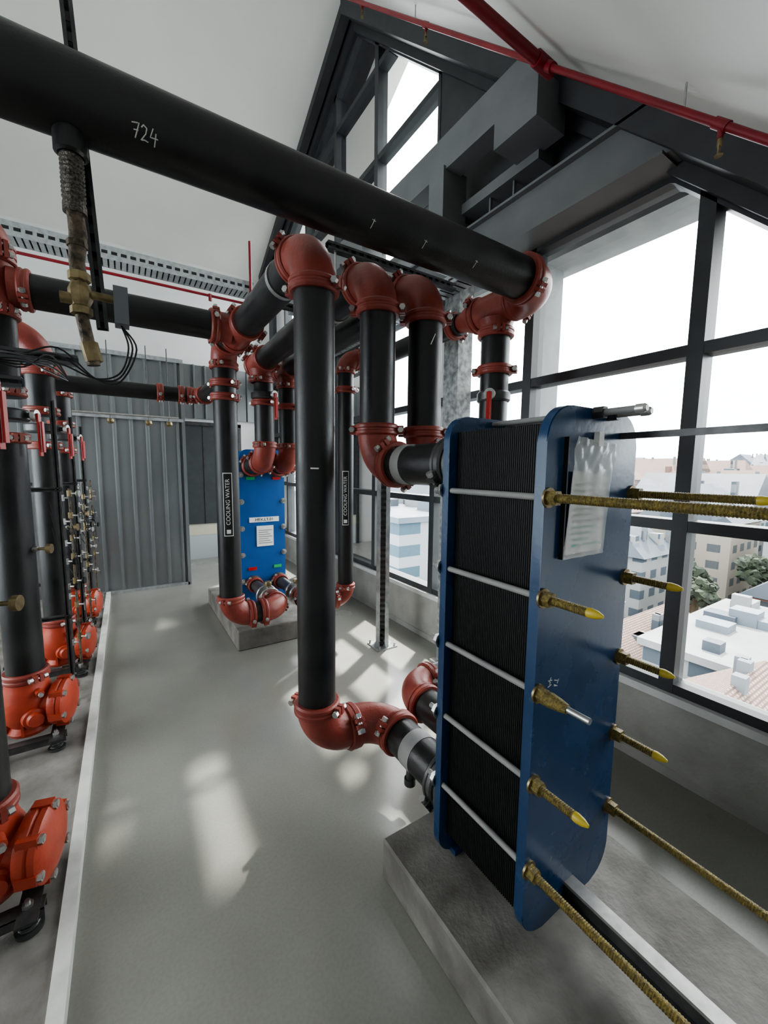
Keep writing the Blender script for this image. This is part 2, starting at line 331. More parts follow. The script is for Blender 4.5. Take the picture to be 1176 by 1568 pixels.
# ------------------------------------------------------------ plate heat exchangers
def rrect(cx,hw,z0,z1,r,n=8):
    pts=[]
    for (x,z,a0) in((cx+hw-r,z0+r,-90),(cx+hw-r,z1-r,0),(cx-hw+r,z1-r,90),(cx-hw+r,z0+r,180)):
        for i in range(n+1):
            a=math.radians(a0+90*i/n);pts.append((x+r*math.cos(a),z+r*math.sin(a)))
    return pts
ZB=[.45,.72,.99,1.26,1.53]
def exchanger(cx,yf,s,zp,mt,longrods,gl=.95):
    root=empty('plate_heat_exchanger')
    Y=lambda l:yf+s*l
    HW=.226;D=.40
    b=B()
    b.prismy(rrect(cx,HW,zp+.001,1.78,.085),Y(0),Y(.03),mt)
    b.box((cx-.17,min(Y(-.03),Y(.06)),zp+.001),(cx-.10,max(Y(-.03),Y(.06)),zp+.02),mt);b.box((cx+.10,min(Y(-.03),Y(.06)),zp+.001),(cx+.17,max(Y(-.03),Y(.06)),zp+.02),mt)
    b.finish('fixed_frame_plate',root)
    b=B()
    out=rrect(cx,HW,.205,1.775,.10)
    out+=[(cx-.028,.205),(cx-.028,.30),(cx+.028,.30),(cx+.028,.205)]
    b.prismy(out,Y(D-.032),Y(D),mt)
    bmesh.ops.bevel(b.bm,geom=[e for e in b.bm.edges if abs(e.verts[0].co.y-e.verts[1].co.y)<1e-6],offset=.003,segments=2,affect='EDGES')
    b.finish('pressure_plate',root)
    b=B();l=.035;i=0
    while l<D-.036:
        o=.0018*(i%2)
        ya,yb=sorted((Y(l),Y(l+.0030)))
        b.box((cx-.195+o,ya,.255+o),(cx+.195-o,yb,1.725-o),PACK);l+=.0036;i+=1
    b.finish('plate_pack',root)
    b=B()
    for sx in(-1,1):
        xo=cx+sx*.212
        for k,z in enumerate(ZB):
            b.cyl((xo,Y(-.05),z),(xo,Y(D+.03),z),.0095,GREYBAND,12)
            b.cyl((xo,Y(-.022),z),(xo,Y(0),z),.022,STEEL,6);b.cyl((xo,Y(-.002),z),(xo,Y(0.0),z),.028,STEEL,16)
            b.cyl((xo,Y(D),z),(xo,Y(D+.006),z),.027,BRASS,16);b.cyl((xo,Y(D+.006),z),(xo,Y(D+.03),z),.021,YEL,6)
            Ln=longrods.get((sx,k),.14)
            pr=[(0,.0)];h=.0
            r0=.0105
            while h<Ln-.03:
                pr+=[(r0,h),(r0+.0018,h+.003)];h+=.006
            ax=V((0,s,0))
            if (sx,k)==(-1,2):
                b.rev((xo,Y(D+.02),z),ax,[(0,0),(.018,0),(.021,.02),(.017,.05),(.0125,.07),(0,.07)],YEL,14)
                b.cyl((xo,Y(D+.08),z),(xo,Y(D+.15),z),.0085,STEEL,12)
            else:
                pr+=[(r0,Ln-.03),(0,Ln-.03)]
                b.rev((xo,Y(D+.02),z),ax,pr,YEL,12)
                b.rev((xo,Y(D+.02),z),ax,[(.0120,Ln-.034),(.0130,Ln-.026),(.0105,Ln-.01),(.004,Ln+.004),(0,Ln+.004)],YTIP,12)
    for dx,e in((-.02,.13),(.05,.11)):
        b.cyl((cx+dx,Y(.0),1.762+.0),(cx+dx,Y(D+e),1.762),.0095,GREYBAND,12);b.cyl((cx+dx,Y(D+.0),1.762),(cx+dx,Y(D+.03),1.762),.018,DSTEEL,6)
        b.rev((cx+dx,Y(D+e),1.762),(0,s,0),[(0,-.02),(.012,-.02),(.012,0),(.008,.006),(0,.006)],STEEL,12)
    b.finish('tightening_bolts',root)
    b=B()
    ya,yb=sorted((Y(.02),Y(D+gl)))
    b.box((cx-.022,ya,.222),(cx+.022,yb,.232),DSTEEL);b.box((cx-.022,ya,.285),(cx+.022,yb,.295),STEEL);b.box((cx-.006,ya,.23),(cx+.006,yb,.288),DSTEEL)
    ya2,yb2=sorted((Y(D),Y(D+gl)))
    b.box((cx+.118,ya2,1.697),(cx+.134,yb2,1.715),DSTEEL)
    ya3,yb3=sorted((Y(D+gl-.03),Y(D+gl+.02)))
    b.box((cx-.04,ya3,zp+.001),(cx+.04,yb3,1.74),mt);b.box((cx-.04,ya3,1.68),(cx+.15,yb3,1.74),mt);b.box((cx-.08,ya3-.03,zp+.001),(cx+.08,yb3+.03,zp+.012),mt)
    b.finish('guide_bars_and_column',root)
    b=B()
    for x in(cx-.11,cx+.15):
        for z in(.36 if s<0 else .42,1.62):
            rr_=.084 if (s<0 or z>1) else .062
            b.rev((x,Y(0),z),(0,-s,0),[(0,0),(rr_*1.37,0),(rr_*1.37,.012),(rr_*1.13,.016),(rr_*1.07,.05),(rr_,.05),(0,.05)],DSTEEL,28)
            b.clamp((x,Y(-.07),z),(0,s,0),rr_,DSTEEL if s<0 else RED)
    b.finish('nozzles',root)
    return root
L1={(-1,4):.66,(1,4):.32,(-1,0):.60,(1,0):.62}
hx1=exchanger(1.14,1.05,-1,.16,BLUE,L1)
hx2=exchanger(1.17,4.10,1,.18,BLUE2,{},gl=.42)
b=B();b.box((1.03,4.09,1.05),(1.33,4.0995,1.10),WLAB);text_mesh(b,'HEX.LT.01',.042,(1.18,4.0885,1.075),(1,0,0),(0,0,1),BLAB)
b.box((1.10,4.088,.80),(1.27,4.0995,1.01),WLAB)
for i in range(7):b.box((1.115,4.086,.83+i*.022),(1.255-.02*(i%3),4.0885,.837+i*.022),GREYBAND)
for x,z,m in((1.04,1.48,GREEN),(1.30,1.48,LEVER),(1.04,.56,LEVER),(1.30,.56,GREEN)):
    b.box((x-.03,4.088,z),(x+.05,4.0995,z+.03),m)
b.finish('exchanger_labels',hx2)
# document sleeve hung on the pressure plate
b=B();nx,nz=30,50;g=[]
for j in range(nz+1):
    row=[]
    for i in range(nx+1):
        u=i/nx;v=j/nz
        x=1.092+(u-.5)*.205*(1-.06*math.sin(math.pi*v))+.030*v
        z=1.358+v*.335-.015*u*v
        cr=max(0,v-.62)/.38
        ridge=abs(math.sin(9*u+14*v+2*math.sin(6*u)))*.006*cr+abs(math.sin(17*u-11*v))*.004*cr
        d=.010+.006*math.sin(math.pi*u)*math.sin(math.pi*v)+.0012*math.sin(18*u+5*v)+ridge+random.uniform(-.0004,.0004)
        row.append(b.bm.verts.new((x,.65-d,z)))
    g.append(row)
for j in range(nz):
    for i in range(nx):b.face([g[j][i],g[j][i+1],g[j+1][i+1],g[j+1][i]],BAG)
b.obox((1.100,.642,1.485),((1,0,.0),(0,1,0),(.08,0,1)),(.088,.0012,.115),WLAB)
TEAL=mat('print_teal',(.15,.42,.38),rough=.5);TXT=mat('print_grey',(.3,.32,.33),rough=.5)
for i in range(11):
    zz=1.39+i*.017;b.box((1.03,.6395,zz),(1.17-.02*((i*7)%4),.6404,zz+.006),TEAL if i<4 else TXT)
b.box((.985,.636,1.36),(.989,.649,1.69),BLAB)
b.obox((1.13,.6385,1.69),((1,0,0),(0,1,0),(0,0,1)),(.012,.008,.02),WLAB)
b.finish('document_bag',hx1)
b=B()
for i in range(9):
    a=random.uniform(-.5,1.2);p=V((1.0+random.uniform(-.02,.02),.6494,1.0+random.uniform(-.02,.02)))
    b.obox(p,((math.cos(a),0,math.sin(a)),(0,1,0),(-math.sin(a),0,math.cos(a))),(random.uniform(.004,.011),.0006,.001),CHALK)
b.finish('paint_scuffs',hx1)
# ------------------------------------------------------------ pipework
ZT=2.5;r=.084;R=.165
XN=1.03;XN2=1.29
def band_tape(b,p,ax,r,w,m): b.rev(p,ax,[(r,-w),(r*1.025,-w),(r*1.025,w),(r,w)],m,32)
def pipe_label(b,cx,cy,rr,z0,z1,txt):
    n=(V((0,0,0))-V((cx,cy,0))).normalized();t=V((-n.y,n.x,0))
    if t.x<0:t=-t
    rr2=rr+.0015;c=V((cx,cy,0))
    def patch(ha,za,zb,r2,m):
        k=8;pr=None
        for i in range(k+1):
            a=-ha+2*ha*i/k;d=n*math.cos(a)+t*math.sin(a)
            q=(b.bm.verts.new(c+d*r2+V((0,0,za))),b.bm.verts.new(c+d*r2+V((0,0,zb))))
            if pr:b.face([pr[0],q[0],q[1],pr[1]],m)
            pr=q
    patch(.40,z0,z1,rr2,WLAB);patch(.34,z0+.006,z1-.006,rr2+.0008,BLAB)
    text_mesh(b,txt,.042,c+n*(rr2+.002)+V((0,0,(z0+z1)/2+.02)),(0,0,1),-t,WLAB)
    b.obox(c+n*(rr2+.002)+V((0,0,z0+.035)),(t,n,(0,0,1)),(.015,.0006,.015),WLAB)
def nozzle_link(b,x,y0,y1,z):
    b.rev((x,y0,z),(0,1,0),[(r*1.05,0),(r*1.05,.02),(.064,.09),(.062,.11),(0,.11)],RED,28)
    b.flange((x,y0+.13,z),(0,1,0),.062,STEEL);b.cyl((x,y0+.13,z),(x,y1,z),.055,DSTEEL,24);b.flange((x,y0+.24,z),(0,1,0),.062,STEEL)
    b.cyl((x,y0+.185,z),(x,y0+.185,z+.12),.014,STEEL,10);b.rev((x,y0+.185,z+.10),(0,0,1),[(0,0),(.03,0),(.034,.02),(.03,.04),(0,.04)],BRASS,16)
b=B()
b.run([(XN,1.12,.36),(XN,1.62,.36),(.69,1.62,.36),(.69,1.62,ZT),(.69,2.68,ZT)],r,R)
band_tape(b,(XN,1.30,.36),(0,1,0),r,.035,GREYBAND)
b.obox((.665,1.539,1.6),((1,.3,0),(0,1,0),(0,0,1)),(.035,.002,.003),WLAB)
b.cyl((XN-.02,1.33,.28),(XN-.02,1.33,.20),.018,DSTEEL,12);b.cyl((XN-.02,1.33,.225),(XN-.02,1.33,.195),.026,DSTEEL,12)
b.tee((.69,2.85,ZT),(0,1,0),(-1,0,0),r,R)
XLT=-.515
b.cyl((.525,2.85,ZT),(XLT+.12,2.85,ZT),.086,BLACK,40)
b.tee((XLT,2.85,ZT),(0,0,1),(1,0,0),.084,.13);b.run([(XLT,2.85,2.63),(XLT,2.85,2.80),(-1.5,2.85,2.80)],.084,.13)
b.cyl((XLT,2.85,2.38),(XLT,2.85,2.12),.084,BLACK,36)
b.run([(.66,3.00,ZT),(.66,3.25,ZT),(.66,3.25,.42),(XN+.03,3.25,.42),(XN+.03,3.42,.42)],r,.15)
nozzle_link(b,XN+.03,3.42,4.04,.42)
b.clamp((.66,3.25,2.22),(0,0,1),r);b.clamp((.66,3.25,2.12),(0,0,1),r)
pipe_label(b,.66,3.25,r,1.08,1.56,'COOLING WATER')
b.run([(-1.4,4.2,2.26),(.66,4.2,2.26),(.66,3.33,2.26)],.066,.12)
b.clamp((.30,4.2,2.26),(1,0,0),.066);b.clamp((.47,4.2,2.26),(1,0,0),.066)
b.finish('cooling_water_pipe')
b=B()
b.run([(XN,1.12,1.62),(XN,1.67,1.62),(XN,1.67,ZT),(XN,3.42,ZT)],r,R,ang=.9)
band_tape(b,(XN,1.40,1.62),(0,1,0),r,.03,GREYBAND)
b.tee((XN,3.58,ZT),(0,1,0),(0,0,-1),r,.15);b.cyl((XN,3.73,ZT),(XN,3.76,ZT),.07,RED)
b.run([(XN+.02,3.58,2.36),(XN+.02,3.58,1.66),(XN+.02,4.02,1.62+.0)],r,.14)
b.clamp((XN+.02,3.58,2.16),(0,0,1),r);b.butterfly((XN+.02,3.58,2.22),(0,0,1),r,(.4,-1,0))
b.finish('chilled_water_pipe')
b=B()
b.run([(XN2,1.12,1.62),(XN2,1.64,1.62),(XN2,1.64,ZT),(XN2,3.55,ZT)],r,R,ang=.9)
b.tee((XN2+.02,3.70,ZT),(0,1,0),(0,0,-1),r,.15);b.cyl((XN2,3.84,ZT),(XN2,3.87,ZT),.07,RED)
b.run([(XN2+.02,3.70,2.36),(XN2+.02,3.70,1.66),(XN2+.02,4.06,1.62)],r,.14)
b.clamp((XN2+.02,3.70,2.16),(0,0,1),r)
b.obox((XN2-.02,1.64-r-.001,2.22),((.5,0,1),(0,1,0),(1,0,-.5)),(.03,.001,.0022),CHALK)
b.finish('chilled_water_pipe')
# big header and its drop
b=B();ZH=2.555;YH=1.42;XP=1.91;rh=.096;rp=.086
b.cyl((-2.8,YH,ZH),(XP-.19,YH,ZH),rh,BLACK,48)
b.elbow((XP,YH,ZH),(1,0,0),(0,1,0),.18,rh,c2=False)
b.clamp((-2.4,YH,ZH),(1,0,0),rh)
yp=YH+.33
b.rev((XP,YH+.17,ZH),(0,1,0),[(rh*1.1,0),(rp*1.12,.03),(rp*1.1,.05)],RED,32)
b.tee((XP,yp,ZH),(0,1,0),(0,0,-1),rp,.145)
b.cyl((XP,yp,ZH-.15),(XP,yp,ZH-.30),rp*.98,BLACK,32);b.clamp((XP,yp,ZH-.36),(0,0,1),rp)
b.run([(XP,yp,ZH-.3),(XP,yp,.36),(XN2,yp,.36),(XN2,1.12,.36)],r,R)
b.rev((XP,yp+.15,ZH),(0,1,0),[(rp*1.1,0),(rp*1.1,.03),(.06,.12),(.058,.16),(0,.16)],RED,28)
b.run([(XP,yp+.3,ZH),(XP,3.22,ZH),(1.66,3.22,ZH),(1.66,3.22,.42),(XN2+.03,3.22,.42),(XN2+.03,3.40,.42)],.070,.11)
nozzle_link(b,XN2+.03,3.38,4.04,.42)
b.clamp((XP,yp+.36,ZH),(0,1,0),.070);b.clamp((1.66,3.22,2.28),(0,0,1),.07)
b.butterfly((XP,yp,2.04),(0,0,1),rp*.9,(-.85,-.55,0))
pipe_label(b,1.66,3.22,.070,1.10,1.58,'COOLING WATER')
nrm=V((0,-.83,-.558));up=V((0,-.558,.83));rt=V((1,0,0))
def onpipe(x,v,h=.0006):
    a=v/rh;d=nrm*math.cos(a)+up*math.sin(a);return V((x,YH,ZH))+d*(rh+h)
def stroke(pts,x0,v0,sc,w=.0015):
    P=[]
    for (ax,ay),(bx,by) in zip(pts,pts[1:]):
        for k in range(4):
            t=k/4;P.append(onpipe(x0+(ax+(bx-ax)*t)*sc,v0+(ay+(by-ay)*t)*sc))
    P.append(onpipe(x0+pts[-1][0]*sc,v0+pts[-1][1]*sc));b.sweep(P,w,CHALK,6)
x0,v0,sc=.060,-.030,.034
stroke([(0,.9),(.5,1.0),(.22,0)],x0,v0,sc);stroke([(.12,.5),(.45,.55)],x0,v0,sc)
stroke([(.65,.8),(.8,1),(1.02,.85),(.95,.5),(.62,0),(.85,.08),(1.12,.02)],x0,v0,sc)
stroke([(1.45,1),(1.25,.4),(1.8,.42)],x0,v0,sc);stroke([(1.65,.75),(1.55,-.15)],x0,v0,sc)
for x in(.80,1.04,1.32):
    stroke([(.1,0),(.3,1.0)],x,-.03,.032,.0013);stroke([(.0,.9),(.5,.8)],x,-.03,.032,.0011)
b.finish('header_pipe')
b=B()
b.run([(-.5,5.2,2.15),(.55,5.2,2.15)],.012,.05,pm=STEEL)
for x in(-.1,.25,.45):b.cyl((x,5.2,2.10),(x,5.2,2.9),.005,DSTEEL,8);b.rev((x,5.2,2.10),(0,0,-1),[(0,0),(.03,0),(.035,.03),(.02,.05),(0,.05)],BRASS,14)
b.finish('small_bore_pipe')
# ------------------------------------------------------------ drop with valve at left
b=B();x,y=-.078,YH
b.rev((x,y,2.47),(0,0,-1),[(0,0),(.038,0),(.038,.055),(.030,.06),(0,.06)],BLACK,20)
pf=[(0,.05)];h=.06
while h<.17:pf+=[(.024,h),(.0275,h+.005),(.024,h+.010)];h+=.011
pf+=[(.027,.18),(.027,.20),(0,.20)]
b.rev((x,y,2.47),(0,0,-1),pf,BRAID,24)
b.sweep([(x,y,2.28),(x+.004,y,2.22),(x-.003,y,2.15),(x+.002,y,2.07)],[.019,.021,.0185,.020],INSUL,18)
b.rev((x,y,2.20),(0,0,-1),[(0,0),(.024,0),(.024,.015),(0,.015)],INSUL,8)
b.rev((x,y,2.12),(0,0,-1),[(0,0),(.026,0),(.026,.02),(.020,.024),(.028,.045),(.028,.068),(.020,.085),(.026,.09),(.026,.108),(0,.108)],BRASS,8)
b.cyl((x,y,2.07),(x+.09,y+.01,2.07),.011,BRASS,12);b.box((x+.075,y-.025,2.0),(x+.11,y+.03,2.10),GREYBOX)
b.cyl((x,y,2.01),(x+.02,y,1.88),.016,INSUL,14);b.cyl((x-.045,y,2.05),(x+.0,y,2.05),.015,BRASS,12);b.cyl((x+.012,y,1.94),(x+.022,y,1.89),.021,BRASS,8)
for k in range(3):
    b.wire([(x+.09,y,2.0),(x+.105+.01*k,y,1.94),(x+.08,y+.02,1.87-.012*k),(x+.02,y+.03,1.85),(x-.06,y+.02,1.88+.02*k),(x-.16,y+.06,1.90),(x-.35,y+.2,1.94)],.0024,CABLE)
b.finish('automatic_valve')
def strut(b,p,q,w=.02,m=None,slots=True,nrm=(0,-1,0)):
    m=m or GALV;p=V(p);q=V(q);d=(q-p).normalized();L=(q-p).length;n=V(nrm);n=(n-d*n.dot(d)).normalized();s=d.cross(n)
    mid=(p+q)/2
    for k in(-1,1):b.obox(mid+s*k*w,(d,n,s),(L/2,w,.0015),m);
    b.obox(mid-n*w,(d,n,s),(L/2,.0015,w),m)
    for k in(-1,1):b.obox(mid+n*w+s*k*w*.7,(d,n,s),(L/2,.0015,w*.3),m)
    if slots:
        t=.03
        while t<L:
            b.obox(p+d*t-n*(w+.001),(d,n,s),(.012,.001,w*.35),BLAB)
            b.obox(p+d*t+n*(w-.002),(d,n,s),(.012,.001,w*.42),BLAB);t+=.05
b=B();strut(b,(-.035,1.56,2.02),(-.115,1.56,roof(1.56)-.01),.014,m=DSTEEL);b.finish('hanger_strut')
b=B()
strut(b,(.98,2.12,2.80),(1.90,2.12,2.80),.02,m=DSTEEL);strut(b,(.98,3.0,2.78),(1.95,3.0,2.78),.02,m=DSTEEL)
for x in(XN,XN2):
    b.cyl((x,2.12,2.58),(x,2.12,2.82),.006,STEEL,8);b.rev((x,2.12,ZT),(0,1,0),[(r*1.02,-.015),(r*1.07,-.015),(r*1.07,.015),(r*1.02,.015)],STEEL,28);b.cyl((x,2.12,2.58),(x,2.12,2.64),.014,STEEL,6)
b.rev((.69,1.98,ZT),(0,1,0),[(r*1.02,-.015),(r*1.07,-.015),(r*1.07,.015),(r*1.02,.015)],STEEL,28)
b.cyl((.69,1.98,2.58),(.69,1.98,2.72),.006,STEEL,8);b.cyl((.69,1.98,2.60),(.69,1.98,2.64),.014,STEEL,6)
b.finish('hanger_bracket_rail')
def tray(name,p,q,w,h,hang=True):
    b=B();p=V(p);q=V(q);d=(q-p).normalized();L=(q-p).length;s=d.cross(V((0,0,1)));mid=(p+q)/2;Z=(0,0,1)
    for k in(-1,1):
        b.obox(mid+s*k*w,(d,s,Z),(L/2,.002,h/2),GALV);b.obox(mid+s*k*(w-.01)+V((0,0,h/2)),(d,s,Z),(L/2,.01,.002),GALV)
        t=.06
        while t<L:
            b.obox(p+d*t+s*k*(w+.002),(d,s,Z),(.028,.001,h*.12),BLAB);t+=.09
    t=.03
    while t<L:b.obox(p+d*t-V((0,0,h/2)),(d,s,Z),(.022,w,.002),GALV);t+=.06
    for k in range(4):b.cyl(p+s*(w*.5*(k-1.5))-V((0,0,h/2-.02)),q+s*(w*.5*(k-1.5))-V((0,0,h/2-.02)),.012,CABLE,8)
    b.finish(name)
tray('cable_tray',(-3.1,5.75,3.95),(1.55,5.75,3.95),.12,.14)
tray('cable_tray',(2.05,2.0,2.92),(2.05,5.7,2.92),.07,.06)
b=B()
for dd in(0,):
    strut(b,(1.90,2.96,0.013),(1.90,2.96,2.74),.056,nrm=(-.5,-.8,0))
b.box((1.80,2.86,0),(2.0,3.06,.012),GALV)
for dx in(-.08,.08):
    for dy in(-.08,.08):b.cyl((1.9+dx,2.96+dy,0),(1.9+dx,2.96+dy,.04),.01,STEEL,6)
b.prismx([(2.88,.012),(2.96,.012),(2.96,.14)],1.89,1.91,GALV);b.finish('strut_post')
MOT=mat('mottled_zinc',(.16,.165,.17),(.40,.41,.40),rough=.55,metal=.3,scale=24,detail=10)
b=B();b.box((2.12,2.30,0),(2.26,2.46,3.04),MOT);b.box((2.08,2.26,0),(2.30,2.50,.02),MOT);b.finish('steel_column')
# sprinkler pipes
b=B();zs=lambda y:roof(y)-.10
b.cyl((-2.5,1.41,zs(1.41)),(1.80,1.41,zs(1.41)),.026,SPRINK,16)
b.sweep([(1.80,-.2,zs(-.2)),(1.80,1.41,zs(1.41)),(1.78,3.9,zs(3.9))],.0135,SPRINK,14)
b.cyl((1.74,1.41,zs(1.41)),(1.86,1.41,zs(1.41)),.034,SPRINK,16);b.cyl((1.80,1.36,zs(1.36)),(1.80,1.46,zs(1.46)),.022,SPRINK,16)
for y in(.66,2.35,3.2):
    z=zs(y);b.cyl((1.80,y-.02,z-.02),(1.80,y+.02,z+.02),.018,SPRINK,12);b.cyl((1.80,y,z),(1.80,y,z-.045),.010,SPRINK,12)
    b.cyl((1.80,y,z-.045),(1.80,y,z-.070),.008,BRASS,10);b.obox((1.80,y,z-.082),((1,0,0),(0,1,0),(0,0,1)),(.010,.002,.016),BRASS);b.rev((1.80,y,z-.10),(0,0,1),[(0,0),(.013,0),(.013,.003),(0,.003)],BRASS,12)
    b.cyl((1.80,y+.12,z+.12),(1.80,y+.12,roof(y+.12)-.002),.004,STEEL,6)
b.cyl((-3.1,5.6,3.72),(1.5,5.6,3.72),.016,SPRINK,12)
for x in(-1.5,1.0):b.cyl((x,5.6,3.74),(x,5.6,3.66),.02,SPRINK,10)
b.sweep([(1.5,5.6,3.72),(1.5,5.6,4.0),(1.5,5.6,4.5)],.018,SPRINK,12)
b.finish('sprinkler_pipe')
# ------------------------------------------------------------ pumps on left
def pump(y,x=-.47,top=2.5,elb=True):
    root=empty('inline_pump_set')
    b=B();r=.084
    b.rev((x,y,.127),(0,0,1),[(0,0),(.09,0),(.10,.02),(.085,.05),(.112,.09),(.122,.15),(.118,.21),(.098,.26),(.092,.31),(0,.31)],ORANGE,32)
    b.clamp((x,y,.45),(0,0,1),r,RED)
    d=V((1,-.25,0)).normalized();c=V((x,y,.27))
    b.rev(c,d,[(.09,.02),(.088,.12),(.118,.125),(.125,.14),(.125,.158),(.118,.165),(.125,.172),(.125,.19),(.112,.20),(.06,.215),(0,.218)],ORANGE,32)
    ax,u,v=b.frame(d)
    for i in range(6):
        a=math.pi*2*i/6+.3;p=c+d*.165+(u*math.cos(a)+v*math.sin(a))*.115
        b.cyl(p-d*.035,p+d*.045,.009,STEEL,8);b.cyl(p+d*.025,p+d*.043,.016,STEEL,6);b.obox(p,(d,u,v),(.03,.018,.018),ORANGE)
    f=V((.35,-1,0)).normalized();b.rev(c+V((0,0,-.03)),f,[(.06,.08),(.052,.135),(.040,.14),(.036,.15),(.034,.16),(0,.16)],ORANGE,24)
    b.cyl(c+V((.03,0,.10)),c+V((.03,0,.10))+f*.13,.018,ORANGE,14);b.cyl(c+V((.03,0,.10))+f*.12,c+V((.03,0,.10))+f*.15,.012,STEEL,6)
    for a in(.2,1.3,2.4,3.5,4.6,5.7):
        e=V((math.cos(a),math.sin(a),0));b.obox(V((x,y,.22))+e*.10,(e,(0,0,1),e.cross(V((0,0,1)))),(.02,.07,.006),ORANGE)
    b.finish('pump_body',root)
    b=B()
    for yy in(y-.13,y+.13):
        b.box((x-.35,yy-.025,.115),(x+.17,yy+.025,.123),DSTEEL);b.box((x-.35,yy-.025,.085),(x+.17,yy-.019,.12),DSTEEL);b.box((x-.35,yy+.019,.085),(x+.17,yy+.025,.12),DSTEEL)
    b.box((x+.10,y-.20,.118),(x+.16,y+.20,.126),DSTEEL)
    for yy in(y-.13,y+.13):
        for xx in(x+.125,x-.3):
            pts=[(xx+.026*math.cos(t*.7),yy+.026*math.sin(t*.7),.050+.0011*t) for t in range(0,50)]
            b.sweep(pts,.0045,DSTEEL,6);b.cyl((xx,yy,.041),(xx,yy,.052),.04,DSTEEL,18);b.cyl((xx,yy,.104),(xx,yy,.116),.033,DSTEEL,18);b.cyl((xx,yy,.10),(xx,yy,.15),.008,STEEL,8);b.cyl((xx,yy,.126),(xx,yy,.138),.016,STEEL,6)
    b.finish('spring_mounted_frame',root)
    b=B()
    b.run([(x,y,.45),(x,y,1.72)],r,R);b.clamp((x,y,1.74),(0,0,1),r)
    b.butterfly((x,y,1.86),(0,0,1),r,(.95,-.3,0));b.clamp((x,y,1.98),(0,0,1),r)
    if elb:b.run([(x,y,1.95),(x,y,top),(x-.6,y,top)],r,R)
    else:b.run([(x,y,1.95),(x,y,2.12)],r,R)
    b.clamp((x,y,top-.25),(0,0,1),r) if elb else None
    b.cyl((x+.08,y-.03,1.15),(x+.15,y-.05,1.15),.008,BRASS,8);b.rev((x+.14,y-.05,1.15),(1,-.3,0),[(0,0),(.026,0),(.026,.02),(0,.02)],BRASS,18)
    b.cyl((x+.08,y-.03,1.15),(x+.10,y-.04,1.15),.016,STEEL,8)
    b.finish('riser_pipe',root)
pump(1.78);pump(2.85,x=XLT,elb=False);pump(3.75);pump(4.78)
# instrument manifold
b=B();random.seed(3)
for y0 in(3.25,4.25,5.2):
    x0=-.36
    strut(b,(x0,y0,.041),(x0,y0,2.0),.012,slots=False,m=DSTEEL)
    strut(b,(x0-.3,y0,.62),(x0+.02,y0,.62),.012,slots=False,m=DSTEEL);strut(b,(x0-.3,y0,1.45),(x0+.02,y0,1.45),.012,slots=False,m=DSTEEL)
    for k in range(2):
        xx=x0+.01+.035*k;ya=y0+.05+.05*k
        b.cyl((xx,ya,.25),(xx,ya,1.45),.007,INSUL if k else DSTEEL,8)
        for z in(.45,.7,.85,1.0,1.1,1.25,1.38):
            z+=random.uniform(-.05,.05)
            b.cyl((xx,ya,z-.02),(xx,ya,z+.02),.014,BRASS if k else STEEL,8);b.cyl((xx,ya,z),(xx+.04,ya-.02,z),.006,STEEL,8)
            if random.random()<.4:b.rev((xx+.04,ya-.02,z),(1,-.3,0),[(0,0),(.022,0),(.024,.008),(.022,.016),(0,.016)],random.choice([STEEL,BLAB,BLAB]),12)
            else:b.obox((xx+.04,ya-.02,z-.015),((1,0,0),(0,1,0),(0,0,1)),(.003,.006,.028),random.choice([STEEL,STEEL,GREYBOX]))
        b.cyl((xx,ya,.25),(-.42,ya,.25),.007,INSUL,8)
    for k in range(3):
        z0=random.uniform(1.0,1.4);b.wire([(x0+.03,y0+.06,z0),(x0+.07,y0+.02,z0-.12),(x0+.05,y0+.12,z0-.25),(x0-.02,y0+.1,z0-.1),(x0-.05,y0+.05,z0+.1)],.003,CABLE,6)
b.finish('valve_manifold')
b=B()
strut(b,(-1.0,1.99,2.00),(-.13,1.99,2.00),.018,m=GREYBOX);strut(b,(-1.0,1.99,1.90),(-.30,1.99,1.90),.018,m=GREYBOX)
strut(b,(-.70,2.0,.041),(-.70,2.0,2.0),.016,slots=False)
for k in range(4):b.wire([(-.75,1.96,1.97+.012*k),(-.5,1.93,1.94+.02*k),(-.3,1.91,1.97-.01*k),(-.2,1.83,1.92+.02*k),(-.14,1.72,1.88)],.003,CABLE,6)
b.finish('cable_support_frame')
# ------------------------------------------------------------ exterior
GND=mat('street_ground',(.08,.085,.085),(.12,.125,.12),rough=.9,scale=.05)
b=B();b.box((4,-150,-12.2),(600,600,-12),GND);b.finish('ground')
def bmat(name,c,w,bw=1.9,rh_=1.6,ms=.42):
    m=bpy.data.materials.new(name);m.use_nodes=True;nt=m.node_tree;N=nt.nodes;L=nt.links;p=N['Principled BSDF'];p.inputs['Roughness'].default_value=.8
    g=N.new('ShaderNodeNewGeometry');sx=N.new('ShaderNodeSeparateXYZ');L.new(g.outputs['Position'],sx.inputs[0])
    ad=N.new('ShaderNodeMath');ad.operation='ADD';L.new(sx.outputs[0],ad.inputs[0]);L.new(sx.outputs[1],ad.inputs[1])
    cb=N.new('ShaderNodeCombineXYZ');L.new(ad.outputs[0],cb.inputs[0]);L.new(sx.outputs[2],cb.inputs[1])
    br=N.new('ShaderNodeTexBrick');br.offset=0;br.inputs['Scale'].default_value=1;br.inputs['Brick Width'].default_value=bw;br.inputs['Row Height'].default_value=rh_;br.inputs['Mortar Size'].default_value=ms;br.inputs['Mortar Smooth'].default_value=0
    br.inputs['Color1'].default_value=(*w,1);br.inputs['Color2'].default_value=(*[k*1.25 for k in w],1);br.inputs['Mortar'].default_value=(*c,1)
    L.new(cb.outputs[0],br.inputs['Vector']);L.new(br.outputs['Color'],p.inputs['Base Color']);return m
